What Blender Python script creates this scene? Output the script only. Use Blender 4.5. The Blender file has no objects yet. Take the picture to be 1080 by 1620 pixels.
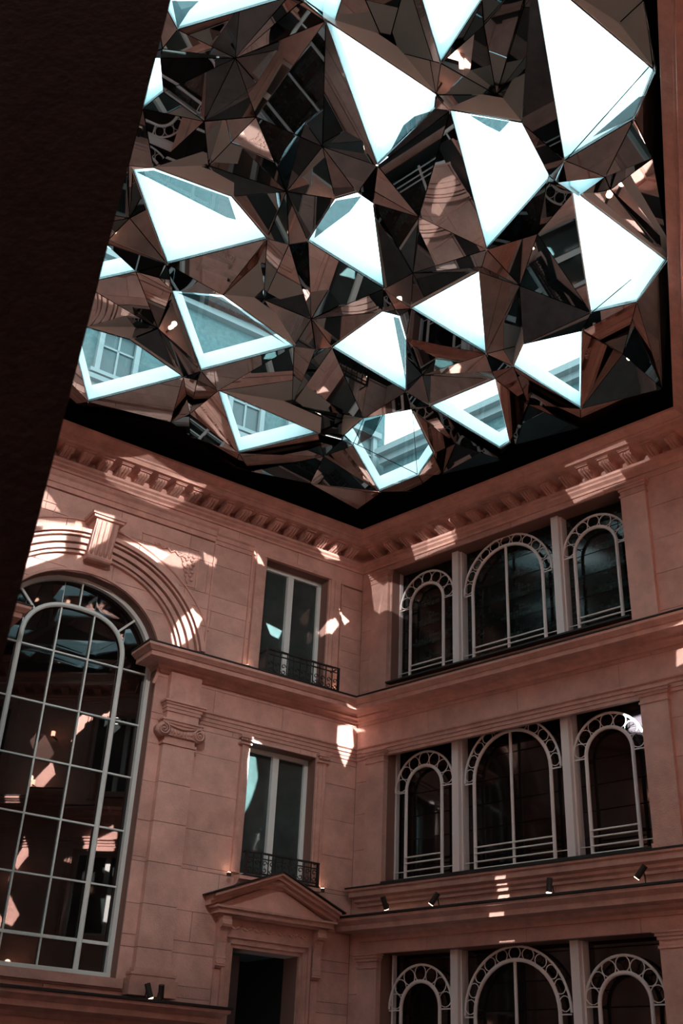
import bpy, bmesh, math, random
from math import sin, cos, pi, sqrt, radians
from mathutils import Vector, Matrix
from mathutils.geometry import delaunay_2d_cdt
random.seed(7)
SC = bpy.context.scene
COL = SC.collection

# ------------------------------------------------------------------ camera
FPX, PITCH, ROLL = 1722.68, .511916, .0487604
CAM = Vector((0, 0, 1.6))
_F = Vector((0, cos(PITCH), sin(PITCH))); _U0 = Vector((0, -sin(PITCH), cos(PITCH))); _X0 = Vector((1, 0, 0))
_X = cos(ROLL) * _X0 + sin(ROLL) * _U0
_U = -sin(ROLL) * _X0 + cos(ROLL) * _U0
cd = bpy.data.cameras.new('camera'); co = bpy.data.objects.new('camera', cd); COL.objects.link(co)
cm = Matrix((( _X.x, _U.x, -_F.x, CAM.x), (_X.y, _U.y, -_F.y, CAM.y), (_X.z, _U.z, -_F.z, CAM.z), (0, 0, 0, 1)))
co.matrix_world = cm
cd.sensor_fit = 'HORIZONTAL'; cd.sensor_width = 36; cd.lens = FPX / 1080 * 36
cd.clip_start = .05; cd.clip_end = 200
cd.dof.use_dof = True; cd.dof.focus_distance = 15; cd.dof.aperture_fstop = cd.lens / 1000 / .0035
SC.camera = co
# ------------------------------------------------------------------ exposure
SC.view_settings.view_transform = 'Standard'; SC.view_settings.look = 'None'
SC.view_settings.gamma = 1; SC.view_settings.use_curve_mapping = False
SC.view_settings.exposure = 0.0
# ------------------------------------------------------------------ sky
wd = bpy.data.worlds.new('sky'); SC.world = wd; wd.use_nodes = True
nt = wd.node_tree; nt.nodes.clear()
o = nt.nodes.new('ShaderNodeOutputWorld'); bg = nt.nodes.new('ShaderNodeBackground')
tc = nt.nodes.new('ShaderNodeTexCoord'); nz = nt.nodes.new('ShaderNodeTexNoise'); nz.inputs['Scale'].default_value = 2.5
nz.inputs['Detail'].default_value = 5
cr = nt.nodes.new('ShaderNodeValToRGB'); cr.color_ramp.elements[0].position = .38; cr.color_ramp.elements[0].color = (.62, .93, 1, 1)
cr.color_ramp.elements[1].position = .6; cr.color_ramp.elements[1].color = (1, 1, 1, 1)
nt.links.new(tc.outputs['Generated'], nz.inputs['Vector']); nt.links.new(nz.outputs['Fac'], cr.inputs['Fac'])
nt.links.new(cr.outputs['Color'], bg.inputs['Color']); nt.links.new(bg.outputs[0], o.inputs[0])
SKY = 3.7
bg.inputs['Strength'].default_value = SKY

# ------------------------------------------------------------------ helpers
def ray(x, y): return _F + _X * ((x - 540) / FPX) - _U * ((y - 810) / FPX)
def at_z(x, y, z):
    d = ray(x, y); return CAM + d * ((z - CAM.z) / d.z)

def new_mat(name, col, rough=.8, metal=0, spec=.5, bump=0, bscale=40, var=0, vscale=3, emit=None, estr=0):
    m = bpy.data.materials.new(name); m.use_nodes = True; t = m.node_tree; b = t.nodes['Principled BSDF']
    b.inputs['Base Color'].default_value = (*col, 1); b.inputs['Roughness'].default_value = rough
    b.inputs['Metallic'].default_value = metal; b.inputs['Specular IOR Level'].default_value = spec
    if emit:
        b.inputs['Emission Color'].default_value = (*emit, 1); b.inputs['Emission Strength'].default_value = estr
    if var or bump:
        g = t.nodes.new('ShaderNodeNewGeometry')
    if var:
        n = t.nodes.new('ShaderNodeTexNoise'); n.inputs['Scale'].default_value = vscale; n.inputs['Detail'].default_value = 6
        n.inputs['Roughness'].default_value = .65
        t.links.new(g.outputs['Position'], n.inputs['Vector'])
        r = t.nodes.new('ShaderNodeValToRGB')
        r.color_ramp.elements[0].position = .3; r.color_ramp.elements[0].color = (*[c * (1 - var) for c in col], 1)
        r.color_ramp.elements[1].position = .7; r.color_ramp.elements[1].color = (*[min(1, c * (1 + var)) for c in col], 1)
        t.links.new(n.outputs['Fac'], r.inputs['Fac'])
        oi = t.nodes.new('ShaderNodeObjectInfo'); mr = t.nodes.new('ShaderNodeMapRange')
        mr.inputs['To Min'].default_value = 1 - var * .35; mr.inputs['To Max'].default_value = 1 + var * .35
        t.links.new(oi.outputs['Random'], mr.inputs['Value'])
        hs = t.nodes.new('ShaderNodeHueSaturation'); t.links.new(r.outputs['Color'], hs.inputs['Color'])
        t.links.new(mr.outputs[0], hs.inputs['Value']); t.links.new(hs.outputs[0], b.inputs['Base Color'])
    if bump:
        n2 = t.nodes.new('ShaderNodeTexNoise'); n2.inputs['Scale'].default_value = bscale; n2.inputs['Detail'].default_value = 4
        t.links.new(g.outputs['Position'], n2.inputs['Vector'])
        bp = t.nodes.new('ShaderNodeBump'); bp.inputs['Strength'].default_value = bump; bp.inputs['Distance'].default_value = .02
        t.links.new(n2.outputs['Fac'], bp.inputs['Height']); t.links.new(bp.outputs[0], b.inputs['Normal'])
    return m

STONE = new_mat('stone', (.63, .385, .33), .75, bump=.35, bscale=45, var=.22, vscale=2.2)
STONE_TRIM = new_mat('stone_trim', (.61, .36, .305), .65, bump=.25, bscale=60, var=.2, vscale=4)
JOINT = new_mat('mortar', (.24, .13, .11), .9)
LEAD = new_mat('lead_flashing', (.012, .013, .014), .6)
BLACK = new_mat('black_lining', (.0015, .0015, .0018), .9, spec=.05)
WHITE_METAL = new_mat('white_paint', (.84, .80, .80), .45)
GREY_WOOD = new_mat('grey_paint', (.74, .83, .83), .5)
IRON = new_mat('wrought_iron', (.012, .012, .013), .45)
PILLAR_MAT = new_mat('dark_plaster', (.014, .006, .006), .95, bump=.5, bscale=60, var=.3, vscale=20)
FLOOR_MAT = new_mat('floor_stone', (.14, .09, .08), .5, var=.3)
DARK = new_mat('dark_interior', (.006, .004, .004), .9)
CURB = new_mat('curb_white', (.85, .97, 1.0), .6)
LAMP_BLACK = new_mat('lamp_black', (.02, .018, .018), .5)
LAMP_BULB = new_mat('lamp_bulb', (1, .6, .5), .5, emit=(1, .45, .3), estr=26)
LAMP_GLOW = new_mat('lamp_glow', (1, .7, .5), .5, emit=(1, .62, .42), estr=22)

def glass_mat(name, col, rough=.02, var=0.5, sc=2.0, ior=1.5):
    m = new_mat(name, col, rough, var=var, vscale=sc); b = m.node_tree.nodes['Principled BSDF']
    b.inputs['IOR'].default_value = ior
    return m
GLASS_BIG = glass_mat('window_glass_dark', (.004, .003, .003), .015, ior=1.7)
GLASS_TALL = glass_mat('window_glass_grey', (.042, .060, .060), .04, var=.25)
GLASS_PLAIN = glass_mat('window_glass_plain', (.008, .006, .007), .05)
# mosaic glass: small leaded squares in dim teal
GLASS_MOSAIC = bpy.data.materials.new('window_glass_mosaic'); GLASS_MOSAIC.use_nodes = True
_t = GLASS_MOSAIC.node_tree; _b = _t.nodes['Principled BSDF']; _b.inputs['Roughness'].default_value = .12
_g = _t.nodes.new('ShaderNodeTexCoord'); _sx = _t.nodes.new('ShaderNodeSeparateXYZ'); _cx = _t.nodes.new('ShaderNodeCombineXYZ')
_t.links.new(_g.outputs['Object'], _sx.inputs[0]); _t.links.new(_sx.outputs['X'], _cx.inputs['X']); _t.links.new(_sx.outputs['Z'], _cx.inputs['Y'])
_br = _t.nodes.new('ShaderNodeTexBrick'); _br.inputs['Scale'].default_value = 1; _br.offset = 0
_br.inputs['Brick Width'].default_value = .06; _br.inputs['Row Height'].default_value = .05; _br.inputs['Mortar Size'].default_value = .004
_br.inputs['Color1'].default_value = (.008, .014, .014, 1); _br.inputs['Color2'].default_value = (.03, .06, .058, 1); _br.inputs['Mortar'].default_value = (.002, .002, .002, 1)
_t.links.new(_cx.outputs[0], _br.inputs['Vector'])
_n = _t.nodes.new('ShaderNodeTexNoise'); _n.inputs['Scale'].default_value = 1.1; _t.links.new(_g.outputs['Object'], _n.inputs['Vector'])
_mx = _t.nodes.new('ShaderNodeMix'); _mx.data_type = 'RGBA'; _mx.blend_type = 'MULTIPLY'; _mx.inputs[0].default_value = 1
_cr = _t.nodes.new('ShaderNodeValToRGB'); _cr.color_ramp.elements[0].position = .4; _cr.color_ramp.elements[0].color = (.2, .16, .18, 1); _cr.color_ramp.elements[1].position = .65; _cr.color_ramp.elements[1].color = (1.3, 1.3, 1.3, 1)
_t.links.new(_n.outputs['Fac'], _cr.inputs['Fac']); _t.links.new(_br.outputs['Color'], _mx.inputs[6]); _t.links.new(_cr.outputs['Color'], _mx.inputs[7])
_t.links.new(_mx.outputs[2], _b.inputs['Base Color'])

MIRROR = new_mat('mirror', (.68, .73, .74), .012, metal=1)
_t = MIRROR.node_tree; _oi = _t.nodes.new('ShaderNodeObjectInfo'); _cr = _t.nodes.new('ShaderNodeValToRGB')
_cr.color_ramp.elements[0].color = (.64, .68, .69, 1); _cr.color_ramp.elements[1].color = (.30, .42, .46, 1)
_t.links.new(_oi.outputs['Random'], _cr.inputs['Fac']); _t.links.new(_cr.outputs['Color'], _t.nodes['Principled BSDF'].inputs['Base Color'])
# clear pane: lets the sky through, reflects a little
PANE = bpy.data.materials.new('skylight_glass'); PANE.use_nodes = True
_t = PANE.node_tree; _t.nodes.clear(); _o = _t.nodes.new('ShaderNodeOutputMaterial')
_tr = _t.nodes.new('ShaderNodeBsdfTransparent'); _tr.inputs[0].default_value = (.86, .975, .985, 1)
_gl = _t.nodes.new('ShaderNodeBsdfGlossy'); _gl.inputs['Roughness'].default_value = .01
_ms = _t.nodes.new('ShaderNodeMixShader'); _lw = _t.nodes.new('ShaderNodeLayerWeight'); _lw.inputs[0].default_value = .5
_pw = _t.nodes.new('ShaderNodeMath'); _pw.operation = 'POWER'; _pw.inputs[1].default_value = 4; _t.links.new(_lw.outputs['Facing'], _pw.inputs[0])
_fr = _t.nodes.new('ShaderNodeMapRange'); _fr.inputs['To Min'].default_value = .045; _t.links.new(_pw.outputs[0], _fr.inputs['Value'])
_t.links.new(_fr.outputs[0], _ms.inputs[0]); _t.links.new(_tr.outputs[0], _ms.inputs[1]); _t.links.new(_gl.outputs[0], _ms.inputs[2]); _t.links.new(_ms.outputs[0], _o.inputs[0])
ATTIC = new_mat('attic_stone', (.15, .20, .21), .8, bump=.3, var=.12)
ATTIC_BRICK = new_mat('attic_brick', (.10, .17, .18), .8, bump=.6, bscale=25, var=.25, vscale=12)
ATTIC_TRIM = new_mat('attic_trim', (.26, .30, .31), .7)
ATTIC_GLASS = new_mat('attic_window', (.05, .09, .1), .3)

def link(name, me, mat, parent=None, mw=None, **props):
    if isinstance(me, bmesh.types.BMesh):
        bmesh.ops.recalc_face_normals(me, faces=me.faces)
        d = bpy.data.meshes.new(name); me.to_mesh(d); me.free(); me = d
        if mat: me.materials.append(mat)
    ob = bpy.data.objects.new(name, me); COL.objects.link(ob)
    mw = mw or Matrix.Identity(4)
    if parent is not None:
        ob.parent = parent
        ob.matrix_local = PW[parent.as_pointer()].inverted() @ mw
    else:
        ob.matrix_world = mw
    PW[ob.as_pointer()] = mw
    for k, v in props.items(): ob[k] = v
    return ob
PW = {}
def empty(name, mw=None, parent=None, **props):
    return link(name, None, None, parent, mw, **props)
def smooth(ob):
    for p in ob.data.polygons: p.use_smooth = True
    return ob

def box(bm, x0, x1, y0, y1, z0, z1):
    v = [bm.verts.new(p) for p in ((x0, y0, z0), (x1, y0, z0), (x1, y1, z0), (x0, y1, z0), (x0, y0, z1), (x1, y0, z1), (x1, y1, z1), (x0, y1, z1))]
    for f in ((0, 3, 2, 1), (4, 5, 6, 7), (0, 1, 5, 4), (1, 2, 6, 5), (2, 3, 7, 6), (3, 0, 4, 7)): bm.faces.new([v[i] for i in f])
def prism(bm, pts, y0, y1):
    a = [bm.verts.new((x, y0, z)) for x, z in pts]; b = [bm.verts.new((x, y1, z)) for x, z in pts]; n = len(pts)
    bm.faces.new(a); bm.faces.new(b[::-1])
    for i in range(n): bm.faces.new((a[i], b[i], b[(i + 1) % n], a[(i + 1) % n]))
def prism_yz(bm, pts, x0, x1):
    a = [bm.verts.new((x0, y, z)) for y, z in pts]; b = [bm.verts.new((x1, y, z)) for y, z in pts]; n = len(pts)
    bm.faces.new(a); bm.faces.new(b[::-1])
    for i in range(n): bm.faces.new((a[i], b[i], b[(i + 1) % n], a[(i + 1) % n]))
def tube(bm, pts, r, seg=6, closed=False, yscale=1):
    pts = [Vector(p) for p in pts]; n = len(pts); rings = []
    for i, p in enumerate(pts):
        a = pts[(i - 1) % n] if (closed or i > 0) else p; b = pts[(i + 1) % n] if (closed or i < n - 1) else p
        t = (b - a).normalized()
        ref = Vector((0, 1, 0)) if abs(t.y) < .9 else Vector((1, 0, 0))
        s = t.cross(ref).normalized(); q = t.cross(s)
        rr = r[i] if isinstance(r, (list, tuple)) else r
        rings.append([bm.verts.new(p + (s * cos(2 * pi * k / seg + pi / seg) + q * yscale * sin(2 * pi * k / seg + pi / seg)) * rr) for k in range(seg)])
    m = n if closed else n - 1
    for i in range(m):
        A, B = rings[i], rings[(i + 1) % n]
        for k in range(seg): bm.faces.new((A[k], A[(k + 1) % seg], B[(k + 1) % seg], B[k]))
    if not closed:
        bm.faces.new(rings[0]); bm.faces.new(rings[-1][::-1])
def ball(bm, c, r, sx=1, sy=1, sz=1, rot=0, u=8, v=6):
    m = Matrix.Translation(c) @ Matrix.Rotation(rot, 4, 'Y') @ Matrix.Diagonal((r * sx, r * sy, r * sz, 1))
    bmesh.ops.create_uvsphere(bm, u_segments=u, v_segments=v, radius=1, matrix=m)
def cyl(bm, a, b, r, seg=12): tube(bm, [a, b], r, seg)
def B(): return bmesh.new()

class Wall:
    def __init__(s, K, d, inside, L):
        s.K = Vector(K); s.d = Vector(d).normalized(); n = Vector((s.d.y, -s.d.x, 0))
        if n.dot(Vector(inside) - s.K) < 0: n = -n
        s.n = n; s.L = L; z = Vector((0, 0, 1))
        s.s = 1 if s.d.cross(n).z > 0 else -1
        x = s.d * s.s
        s.M = Matrix(((x.x, n.x, 0, s.K.x), (x.y, n.y, 0, s.K.y), (0, 0, 1, 0), (0, 0, 0, 1)))
    def m(s, u, off=0, z=0): return s.M @ Matrix.Translation((s.s * u, off, z))
    def P(s, u, off, z): return s.M @ Vector((s.s * u, off, z))
    def px(s, x, y, off=0):
        d = ray(x, y); P0 = s.K + s.n * off; t = (P0 - CAM).dot(s.n) / d.dot(s.n); P = CAM + d * t
        return (P - s.K).dot(s.d), P.z

KAB = Vector((.45406, 17.99427, 0))
DA = Vector((-.83599662, -.54873459, 0)); DB = Vector((.71937848, -.69461831, 0)); DC = Vector((-.298717, -.954342, 0))
INS = Vector((-2, 8, 0))
LA, LB, LC = 12.0, 6.94, 16.5
KBC = KAB + DB * LB; KCD = KBC + DC * LC; KEA = KAB + DA * LA; KDE = Vector((-11.2, -1.2, 0))
WA = Wall(KAB, DA, INS, LA); WB = Wall(KAB, DB, INS, LB); WC = Wall(KBC, DC, INS, LC)
WD = Wall(KCD, KDE - KCD, INS, (KDE - KCD).length); WE = Wall(KDE, KEA - KDE, INS, (KEA - KDE).length)
ROOM = [KEA, KAB, KBC, KCD, KDE]

def offset_poly(path, off, closed):
    """offset a plan polyline towards the room by off, with mitres"""
    n = len(path); out = []
    def nrm(a, b):
        t = (b - a).normalized(); v = Vector((t.y, -t.x, 0))
        return v
    for i in range(n):
        if closed or 0 < i < n - 1:
            a, p, b = path[(i - 1) % n], path[i], path[(i + 1) % n]
            n1, n2 = nrm(a, p), nrm(p, b); h = (n1 + n2).normalized()
            out.append(p + h * (off / max(.3, h.dot(n1))))
        elif i == 0: out.append(path[0] + nrm(path[0], path[1]) * off)
        else: out.append(path[-1] + nrm(path[-2], path[-1]) * off)
    return out
def sweep(bm, prof, path, closed=False):
    """prof: closed list of (off, z)"""
    rings = [[] for _ in path]
    for off, z in prof:
        for i, p in enumerate(offset_poly(path, off, closed)): rings[i].append(bm.verts.new((p.x, p.y, z)))
    n = len(path); k = len(prof)
    for i in range(n if closed else n - 1):
        A, C = rings[i], rings[(i + 1) % n]
        for j in range(k): bm.faces.new((A[j], A[(j + 1) % k], C[(j + 1) % k], C[j]))
    if not closed:
        bm.faces.new(rings[0]); bm.faces.new(rings[-1][::-1])

# openings: ('r', u0, u1, z0, z1) or ('a', centre, halfwidth, z0, zspring, rise)
def half_w(op, z):
    if z <= op[4]: return op[2]
    q = 1 - ((z - op[4]) / op[5]) ** 2
    return op[2] * sqrt(max(0, q))
def pieces(u0, u1, za, zb, ops):
    """polygons (u,z) covering the band za..zb between u0 and u1 outside the openings"""
    blk = []
    for op in ops:
        if op[0] == 'r':
            if op[3] < zb - 1e-4 and op[4] > za + 1e-4: blk.append((op[1], op[2], None))
        elif op[3] < zb - 1e-4 and op[4] + op[5] > za + 1e-4: blk.append((op[1] - half_w(op, za), op[1] + half_w(op, za), op))
    blk.sort(key=lambda b: b[0]); res = []; cur = (u0, None)
    for b in blk + [(u1, u1, None)]:
        if b[0] - cur[0] > .02 or b[2] or cur[1]: res.append((cur[0], cur[1], b[0], b[2]))
        cur = (b[1], b[2])
    return res
def edge(u, op, side, za, zb):
    if op is None: return [(u, za), (u, zb)]
    n = 5; return [(op[1] + side * half_w(op, za + (zb - za) * i / n), za + (zb - za) * i / n) for i in range(n + 1)]
def masonry(w, root, u0, u1, zs, ops, maxw=1.15, blocks=True, back=-.4, face=0.0, skip=()):
    cuts = set(zs)
    for op in ops:
        if op[0] == 'r': cuts |= {op[3], op[4]}
        else: cuts |= {op[3], op[4], op[4] + op[5]}
    lo, hi = min(zs), max(zs)
    cz = sorted(c for c in cuts if lo - 1e-6 <= c <= hi + 1e-6)
    cz = [c for i, c in enumerate(cz) if i == 0 or c - cz[i - 1] > .004]
    bm = B()
    for i in range(len(cz) - 1):
        for (a, oa, b, ob) in pieces(u0, u1, cz[i], cz[i + 1], ops):
            L = edge(a, oa, 1, cz[i], cz[i + 1]); R = edge(b, ob, -1, cz[i], cz[i + 1])
            pts = L + R[::-1]
            prism(bm, [(x * w.s, z) for x, z in pts], back, face - (.025 if blocks else 0))
    wall = bm
    lst = []
    if blocks:
        for i in range(len(cz) - 1):
            if cz[i + 1] - cz[i] < .05: continue
            for (a, oa, b, ob) in pieces(u0, u1, cz[i], cz[i + 1], ops):
                L = edge(a, oa, 1, cz[i], cz[i + 1]); R = edge(b, ob, -1, cz[i], cz[i + 1])
                if oa is None and a < 0: L = [(0, cz[i]), (0, cz[i + 1])]
                if ob is None and b > w.L: R = [(w.L, cz[i]), (w.L, cz[i + 1])]
                ia = max(x for x, z in L); ib = min(x for x, z in R)
                n = max(1, round((ib - ia) / maxw)) if ib > ia else 1
                js = [ia + (ib - ia) * (k + (.18 if i % 2 else -.12)) / n for k in range(1, n)]
                prev = L
                for j in js + [None]:
                    nxt = [(j, cz[i]), (j, cz[i + 1])] if j is not None else R
                    lst.append(prev + nxt[::-1]); prev = nxt
    return wall, lst
def put_blocks(w, root, lst, name='stone_block', face=0.0, thick=.03, g=.0035, mat=None):
    for pts in lst:
        xs = [p[0] for p in pts]; zs = [p[1] for p in pts]; cx = (min(xs) + max(xs)) / 2; cz = (min(zs) + max(zs)) / 2
        wx = max(xs) - min(xs); wz = max(zs) - min(zs)
        if wx < .04 or wz < .04: continue
        bm = B(); q = random.uniform(-.002, .002)
        P = [((x - cx) * (1 - 2 * g / wx) * w.s, (z - cz) * (1 - 2 * g / wz)) for x, z in pts]
        prism(bm, P, -thick + q, q)
        link(name, bm, mat or STONE, root, w.m(cx, face, cz))

# ================================================================== ROOM
# floor
bm = B(); f = [bm.verts.new((p.x, p.y, 0)) for p in offset_poly(ROOM, -.4, True)]; f2 = [bm.verts.new((p.x, p.y, -.2)) for p in offset_poly(ROOM, -.4, True)]
bm.faces.new(f); bm.faces.new(f2[::-1])
for i in range(5): bm.faces.new((f[i], f[(i + 1) % 5], f2[(i + 1) % 5], f2[i]))
link('floor', bm, FLOOR_MAT, kind='structure')

rowsA = [0, .55, 1.1, 1.65, 2.2, 2.75, 3.03, 3.6, 4.17, 4.74, 5.31, 5.88, 6.45, 6.92, 7.5, 7.95, 8.52, 9.09, 9.66, 10.05, 10.6, 11.0]
BIGC, BIGA, BIGS, BIGB = 5.1, 1.3, 7.7, 1.12
opsA = [('r', .74, 2.04, 7.98, 10.08), ('r', .80, 2.06, 4.80, 6.82), ('r', .93, 2.10, 0, 3.76),
        ('a', BIGC, BIGA, 3.18, BIGS, BIGB)]
bmA, lst = masonry(WA, None, -.35, LA + .3, rowsA, opsA, maxw=1.25)
wall_a = link('wall_left', bmA, JOINT, None, WA.m(0), kind='structure')
put_blocks(WA, wall_a, [l for l in lst if min(x for x, z in l) < 8.2 and max(z for x, z in l) > 2.6])
put_blocks(WA, wall_a, [l for l in lst if not (min(x for x, z in l) < 8.2 and max(z for x, z in l) > 2.6)])

U0, U1 = .68, 5.30
opsB = [('r', U0 + .02, U1, 8.12, 10.30), ('r', U0, U1, 4.88, 7.02), ('r', U0 - .05, U1 - .05, .9, 3.87)]
rowsB = [0, .55, 1.1, 1.65, 2.2, 2.75, 3.32, 3.87, 4.2, 4.88, 5.45, 6.02, 6.55, 7.02, 7.5, 8.12, 8.7, 9.25, 9.8, 10.3, 11.0]
bmB, lst = masonry(WB, None, -.35, LB + .3, rowsB, opsB, maxw=1.6)
wall_b = link('wall_back', bmB, JOINT, None, WB.m(0), kind='structure')
put_blocks(WB, wall_b, lst)

def plain_wall(name, w, ops):
    bm, _ = masonry(w, None, -.35, w.L + .35, [0, 11.0], ops, blocks=False)
    return link(name, bm, STONE, None, w.m(0), kind='structure')
cC = [2.6, 6.2, 9.8, 13.4]
opsC = [('r', c - .6, c + .6, z0, z1) for c in cC for z0, z1 in ((8.1, 10.05), (4.85, 6.85), (1.0, 3.7))]
wall_c = plain_wall('wall_right', WC, opsC)
cD = [2.2, 5.7, 9.2]; opsD = [('r', c - .7, c + .7, z0, z1) for c in cD for z0, z1 in ((8.1, 10.05), (4.85, 6.85), (1.0, 3.7))]
wall_d = plain_wall('wall_front', WD, opsD)
cE = [2.6, 6.3, 10.0]; opsE = [('r', c - .7, c + .7, z0, z1) for c in cE for z0, z1 in ((8.1, 10.05), (4.85, 6.85), (1.0, 3.7))]
wall_e = plain_wall('wall_side', WE, opsE)

# ---- cornices (swept round the court)
def trim(n, prof, path, closed=False, mat=None):
    bm = B(); sweep(bm, prof, path, closed); return link('trim_%d' % n, bm, mat or STONE_TRIM, None, None, kind='structure')
main_prof = [(-.05, 10.40), (.03, 10.40), (.03, 10.44), (.08, 10.47), (.08, 10.5), (.12, 10.52), (.12, 10.565), (.0, 10.57), (.0, 10.71), (.16, 10.715), (.46, 10.715), (.46, 10.79), (.485, 10.80), (.485, 10.83),
             (.52, 10.85), (.56, 10.875), (.60, 10.90), (.60, 10.94), (-.05, 10.94)]
main_cornice = trim(1, main_prof, ROOM, True)
pA = lambda u: WA.P(u, 0, 0)
pB = lambda u: WB.P(u, 0, 0)
arch_prof = [(-.02, 10.06), (.03, 10.06), (.03, 10.15), (.055, 10.155), (.055, 10.25), (.09, 10.28), (.09, 10.31), (.02, 10.315), (-.02, 10.315)]
trim(2, arch_prof, [WA.P(9, 0, 0), WA.P(3.66, 0, 0), WA.P(3.06, 0, 0)])
def ressaut(w, pts): return [w.P(u, o, 0) for u, o in pts]
trim(3, [(-.02, 10.03), (.02, 10.03), (.02, 10.1), (.04, 10.105), (.04, 10.18), (.07, 10.2), (.07, 10.22), (-.02, 10.22)], [WA.P(3.06, 0, 0), WA.P(2.33, 0, 0)])
mid_prof = [(-.05, 7.56), (.04, 7.56), (.06, 7.60), (.12, 7.62), (.12, 7.65), (.17, 7.67), (.36, 7.67), (.36, 7.74), (.385, 7.745), (.41, 7.77), (.45, 7.80), (.45, 7.84), (-.05, 7.90)]
mid_path = [WA.P(3.72, -.2, 0), WA.P(3.72, .0, 0), KAB, KBC, KCD, KDE, KEA, WA.P(6.48, 0, 0), WA.P(6.48, -.2, 0)]
mid_cornice = trim(4, mid_prof, mid_path)
trim(5, [(-.05, 7.91), (.455, 7.845), (.465, 7.845), (.465, 7.865), (-.05, 7.935)], mid_path, mat=LEAD)
trim(6, [(-.05, 6.91), (.02, 6.91), (.02, 6.96), (.035, 6.965), (.035, 7.02), (.055, 7.025), (.055, 7.07), (.085, 7.09), (.085, 7.115), (-.05, 7.115)],
     [WA.P(3.06, 0, 0), KAB, KBC, KCD, KDE, KEA, WA.P(7.14, 0, 0)])
sill_path = [WB.P(.20, -.3, 0), WB.P(.20, .02, 0), WB.P(LB - .3, .02, 0)]
trim(7, [(-.05, 4.56), (.03, 4.56), (.03, 4.60), (.07, 4.63), (.07, 4.67), (.13, 4.70), (.13, 4.77), (.16, 4.79), (.16, 4.82), (-.05, 4.84)], sill_path)
trim(8, [(-.05, 4.842), (.165, 4.822), (.175, 4.822), (.175, 4.845), (-.05, 4.875)], sill_path, mat=LEAD)
low_path = [WB.P(.26, -.3, 0), WB.P(.26, 0, 0), WB.P(LB - .3, 0, 0)]
low_prof = [(-.05, 4.05), (.04, 4.05), (.04, 4.10), (.1, 4.13), (.12, 4.17), (.30, 4.18), (.30, 4.25), (.34, 4.28), (.38, 4.31), (.38, 4.35), (-.05, 4.40)]
trim(9, low_prof, low_path)
trim(10, [(-.05, 4.405), (.385, 4.355), (.405, 4.355), (.405, 4.385), (-.05, 4.44)], low_path, mat=LEAD)
big_path = [WA.P(8.0, 0, 0), WA.P(2.62, 0, 0), WA.P(2.62, -.3, 0)]
trim(11, [(-.05, 2.62), (.04, 2.62), (.06, 2.68), (.12, 2.71), (.30, 2.72), (.30, 2.79), (.35, 2.83), (.40, 2.86), (.40, 2.90), (-.05, 2.94)], big_path)
trim(12, [(-.05, 2.945), (.405, 2.905), (.425, 2.905), (.425, 2.935), (-.05, 2.985)], big_path, mat=LEAD)

# modillions under the main cornice: one shared mesh, each its own part
def modillion_mesh():
    bm = B(); w = .085
    prof = [(0, -.19), (.06, -.185), (.11, -.16), (.14, -.13), (.19, -.125), (.235, -.10), (.255, -.06), (.25, -.035), (.0, -.035)]
    prism_yz(bm, prof, -w, w)
    box(bm, -w - .012, w + .012, 0, .285, -.035, -.012)
    box(bm, -w - .022, w + .022, 0, .30, -.012, 0)
    for s in (-.05, 0, .05):      # leaf ribs
        tube(bm, [(s, .06, -.195), (s, .12, -.165), (s, .20, -.132), (s, .25, -.09), (s * .6, .262, -.05)], [.014, .02, .02, .018, .01], 5)
    for s in (-1, 1):
        tube(bm, [(s * (w + .004), .205 + .03 * cos(a) * k, -.075 + .03 * sin(a) * k) for a, k in [(j * pi / 4, 1 - j * .09) for j in range(9)]], .008, 4)
    bmesh.ops.recalc_face_normals(bm, faces=bm.faces)
    me = bpy.data.meshes.new('modillion'); bm.to_mesh(me); bm.free(); me.materials.append(STONE_TRIM); return me
MOD = modillion_mesh()
for w, u0, p, n in ((WA, .42, .322, 29), (WB, .48, .365, 17), (WC, .7, .40, 34), (WD, .9, .45, 23), (WE, .8, .5, 22)):
    for i in range(n):
        u = u0 + i * p
        if u < w.L - .45: link('modillion', MOD, None, main_cornice, w.m(u, .0, 10.712) @ Matrix.Diagonal((1, 1.28, .78, 1)))

# ================================================================== WALL A details
def pil_box(bm, w, u0, u1, y1, z0, z1): box(bm, min(w.s * u0, w.s * u1), max(w.s * u0, w.s * u1), 0, y1, z0, z1)

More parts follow.
